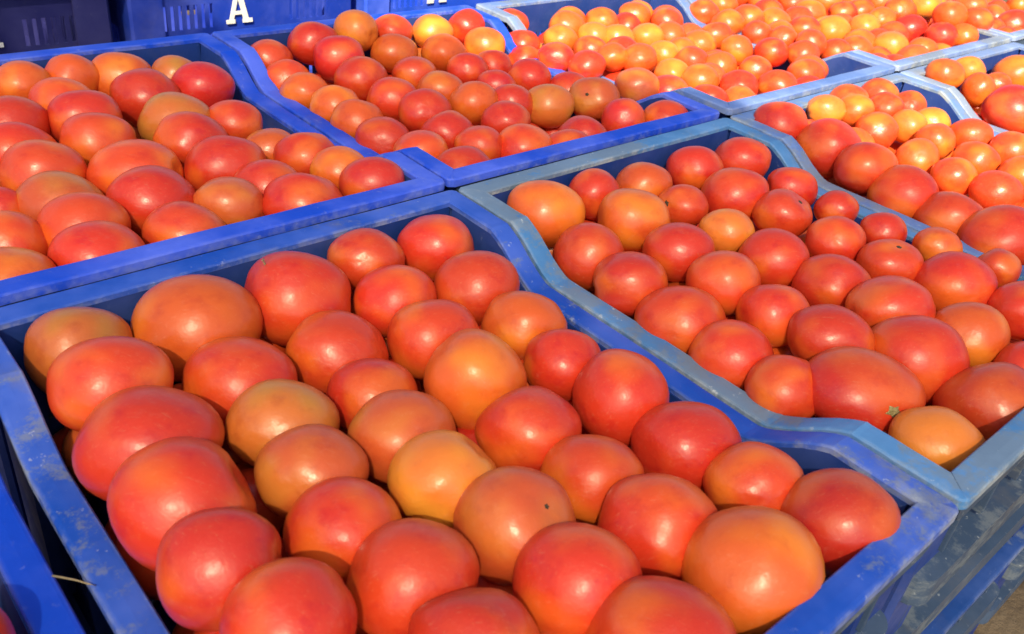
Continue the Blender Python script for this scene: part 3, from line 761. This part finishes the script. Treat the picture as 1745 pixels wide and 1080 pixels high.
for cname, rows_ in TOMATOES.items():
    cx, cy = CRATES[cname][0], CRATES[cname][1]
    for ri, row in enumerate(rows_):
        for ki, (x, y, z, rx, ry, code) in enumerate(row):
            r = random.Random(hash((ord(cname[0]) * 7 + int(cname[1]), ri, ki)) & 0xffff)
            base, olive = COLOURS[code]
            if x > 0.43: base = tuple(0.9 * p_ + 0.1 * q_ for p_, q_ in zip(base, COLOURS['r'][0]))   # sun-glare yellow in the far fruit colours, eased slightly towards orange-red
            j = [1 + r.uniform(-0.10, 0.10) for _ in range(3)]
            col = (base[0] * j[0], base[1] * j[0] * j[1], base[2] * j[0], min(1, max(0, olive + r.uniform(-0.08, 0.1))))
            yaw = YAW + r.uniform(-0.3, 0.3) * (1 if rx / ry > 1.12 else 3)
            mark = MARKS.get((cname, ri, ki))
            rd = (rx + ry) / 2
            rot = Matrix.Rotation(yaw, 3, 'Z') @ Matrix.Rotation(r.uniform(-0.12, 0.12), 3, 'Y') @ Matrix.Rotation(r.uniform(-0.25, 0.25), 3, 'X')
            if mark:
                tocam = (Vector((x, y, z + HB)) - cam.location).normalized()
                dx, dy = mark[0], mark[1]
                dirw = RIGHT * dx + UP * dy - FWD * math.sqrt(max(0.02, 1 - dx * dx - dy * dy))
                loc_dir = rot.transposed() @ dirw
                loc_dir = Vector((loc_dir.x / 1, loc_dir.y, loc_dir.z)).normalized()
                me = tomato_mesh('tomato_marked', 300 + ri * 10 + ki, loc_dir, dimple=0.07, lob=0.02)
            elif (cname, ri, ki) in CREASED:
                ax, toward, dep = CREASED[(cname, ri, ki)]
                wdir = lambda v_: (rot.transposed() @ (RIGHT * v_[0] + UP * v_[1] - FWD * v_[2])).normalized()
                st = wdir(ax); tw = wdir(toward)
                back = Vector((0, 0, 1)).rotation_difference(st).inverted() @ tw
                me = tomato_mesh('tomato_creased', 700 + ri * 10 + ki, st, crease=(math.atan2(back.y, back.x) % (2 * math.pi), dep), lob=0.015)
            else:
                me = VAR[r.randrange(len(VAR))]
            o = link('tomato', me, None, color=col)
            o.matrix_world = Matrix.Translation((x, y, z + HB)) @ rot.to_4x4() @ Matrix.Diagonal((rx, rd, ry, 1))
            if cname == 'C0':
                lab = 'dark red tomato cut off at the lower left corner of the picture'
            else:
                n = len(rows_)
                rw = 'left rim row' if ri == 0 else 'right rim row' if ri == n - 1 else ORD[ri] + ' row from left'
                place = sorted(range(len(row)), key=lambda q: -row[q][1]).index(ki)
                lab = '%s tomato in %s, %s, %s from the back' % (WORDS[code], CRATE_WORDS[cname], rw, ORD[place])
            tag(o, lab, 'tomato', 'tomatoes in the ' + {'C0': 'lower left crate', 'C1': 'nearest crate', 'C2': 'chalky rimmed crate', 'C3': 'half sunlit crate', 'C4': 'right edge crate', 'D1': 'left back crate', 'D2': 'middle back crate', 'D3': 'sunlit back crate', 'D4': 'upper right crate', 'D5': 'corner crate'}[cname])
            if mark:
                dloc = loc_dir
                A = np.array([v.co[:] for v in me.vertices])
                dn = np.array(loc_dir[:]); cosv = (A @ dn) / np.linalg.norm(A, axis=1)
                rad = float(np.linalg.norm(A[cosv.argmax()]))
                so = link('stem_scar', SCAR_D if mark[3] else SCAR, o)
                q = Vector((0, 0, 1)).rotation_difference(loc_dir)
                so.matrix_parent_inverse = Matrix.Identity(4)
                so.matrix_local = Matrix.Translation(loc_dir * (rad + 0.004)) @ q.to_matrix().to_4x4() @ Matrix.Diagonal((mark[2], mark[2], mark[2], 1))
            if (cname, ri, ki) == ('C1', 2, 0):
                ctr = Vector((x, y, z + HB))
                for (a_, b_, s_) in ((-0.50, 0.62, 0.98), (-0.49, 0.64, 1.06), (-0.46, 0.66, 1.12), (-0.44, 0.60, 1.17)):
                    dv = RIGHT * a_ + UP * b_ - FWD * math.sqrt(1 - a_ * a_ - b_ * b_)
                    dl = rot.transposed() @ dv
                    sc_ = 1.0 / math.sqrt((dl.x / rx) ** 2 + (dl.y / rd) ** 2 + (dl.z / ry) ** 2)
                    STALK.append((ctr + dv * sc_ * s_)[:])
            ALLT.append((cname, x, y, z, math.sqrt(rx * ry)))

# tomatoes lying underneath and beyond: packed where the listed ones leave room
fill = []
P = np.array([t_[1:5] for t_ in ALLT])
camz = np.array(cam.location) - np.array((0, 0, HB))
RN, UN, FN = np.array(RIGHT), np.array(UP), np.array(FWD)
def in_frame(p, m=0.0):
    dd = np.array(p) - camz; zz = dd @ FN
    if zz < 0.05: return False
    return abs(1522.33 * (dd @ RN) / zz) < 872 + m and abs(1522.33 * (dd @ UN) / zz) < 540 + m
fr = random.Random(21)
boxes = [(CRATES[c][0], CRATES[c][1]) for c in CRATES]
for (cx, cy) in boxes:
    for layer, z0 in ((0, -0.030), (1, -0.066), (2, -0.104)):
        yy = -HV + RW + 0.034; row = 0
        while yy < HV - RW - 0.030:
            xx = -HA + RW + 0.034 + (0.026 if (row + layer) % 2 else 0.0)
            while xx < HA - RW - 0.030:
                r_ = fr.uniform(0.0255, 0.0295)
                p = (cx + xx + fr.uniform(-.004, .004), cy + yy + fr.uniform(-.004, .004), z0 + fr.uniform(-.006, .006))
                dist = np.sqrt(((P[:, :3] - np.array(p)) ** 2).sum(1))
                k_ = (0.86 if cy > 0 else 0.95) if layer == 0 else 0.78 if layer == 1 else 0.6
                if (dist > k_ * (P[:, 3] + r_)).all(): fill.append((*p, r_))
                xx += 0.054
            yy += 0.048; row += 1
FV, FF, FC = [], [], []
shapes = []
for s in range(6):
    r = random.Random(500 + s)
    shapes.append(tomato_points(18, 12, r, (r.uniform(-1, 1), r.uniform(-1, 1), r.uniform(-1, 0)), lob=0.03, dimple=0.12))
for (x, y, z, r_) in fill:
    A, F_ = shapes[fr.randrange(6)]
    b = len(FV)
    code = fr.choice('RRRRrrrOOYDB') if x > 0.45 else fr.choice('RRRRrrDDB')
    base, olive = COLOURS[code]
    sc = np.array((r_ * fr.uniform(0.98, 1.1), r_ * fr.uniform(0.98, 1.1), r_ * fr.uniform(0.9, 1.0)))
    an = fr.uniform(0, 6.28); ca, sa = math.cos(an), math.sin(an)
    B_ = A * sc
    B_ = np.stack([B_[:, 0] * ca - B_[:, 1] * sa + x, B_[:, 0] * sa + B_[:, 1] * ca + y, B_[:, 2] + z + HB], 1)
    FV += B_.tolist(); FF += [tuple(v + b for v in f) for f in F_]
    FC += [(*base, olive)] * len(A)
me = bpy.data.meshes.new('packed_tomatoes')
me.from_pydata(FV, [], FF); me.update()
for p in me.polygons: p.use_smooth = True
ca_ = me.attributes.new('tint', 'FLOAT_COLOR', 'POINT')
ca_.data.foreach_set('color', np.array(FC, dtype=np.float32).ravel())
me.materials.append(M_TOM_FILL)
tag(link('packed_tomatoes', me), 'tomatoes packed underneath and around the top layer in the crates', 'tomatoes', kind='stuff')
print('listed', len(ALLT), 'fill', len(fill), 'fill top in frame', sum(1 for f in fill if f[2] > -0.04 and in_frame(f[:3])))

# ------------------------------------------------------------------ small things
def strand(name, pts, rad, mat, label, cat):
    V, F = [], []
    n = 6
    for i, p in enumerate(pts):
        p = Vector(p); t_ = (Vector(pts[min(i + 1, len(pts) - 1)]) - Vector(pts[max(i - 1, 0)])).normalized()
        u = t_.orthogonal().normalized(); v = t_.cross(u)
        rr = rad * (1 - 0.5 * i / len(pts))
        for a in range(n):
            an = 2 * math.pi * a / n
            V.append(p + (u * math.cos(an) + v * math.sin(an)) * rr)
    for i in range(len(pts) - 1):
        for a in range(n):
            F.append((i * n + a, i * n + (a + 1) % n, (i + 1) * n + (a + 1) % n, (i + 1) * n + a))
    F.append(tuple(range(n))); F.append(tuple((len(pts) - 1) * n + a for a in range(n)))
    o = link(name, mesh_from(name, V, F, mat, True))
    return tag(o, label, cat)
zr = HB - DIP
strand('straw', [(-0.4262, -0.2160, zr + 0.0012), (-0.4229, -0.2200, zr + 0.0016), (-0.4182, -0.2262, zr + 0.0022), (-0.4139, -0.2322, zr + 0.0019), (-0.4112, -0.2345, zr + 0.0012)], 0.0006, M_STRAW,
       'short dry straw lying across the gap between the two lower left rims', 'straw')

strand('dried_stalk', [P0 for P0 in STALK], 0.0008, M_STRAW, 'short pale dry stalk stuck on a big red tomato at the back of nearest crate', 'stalk')
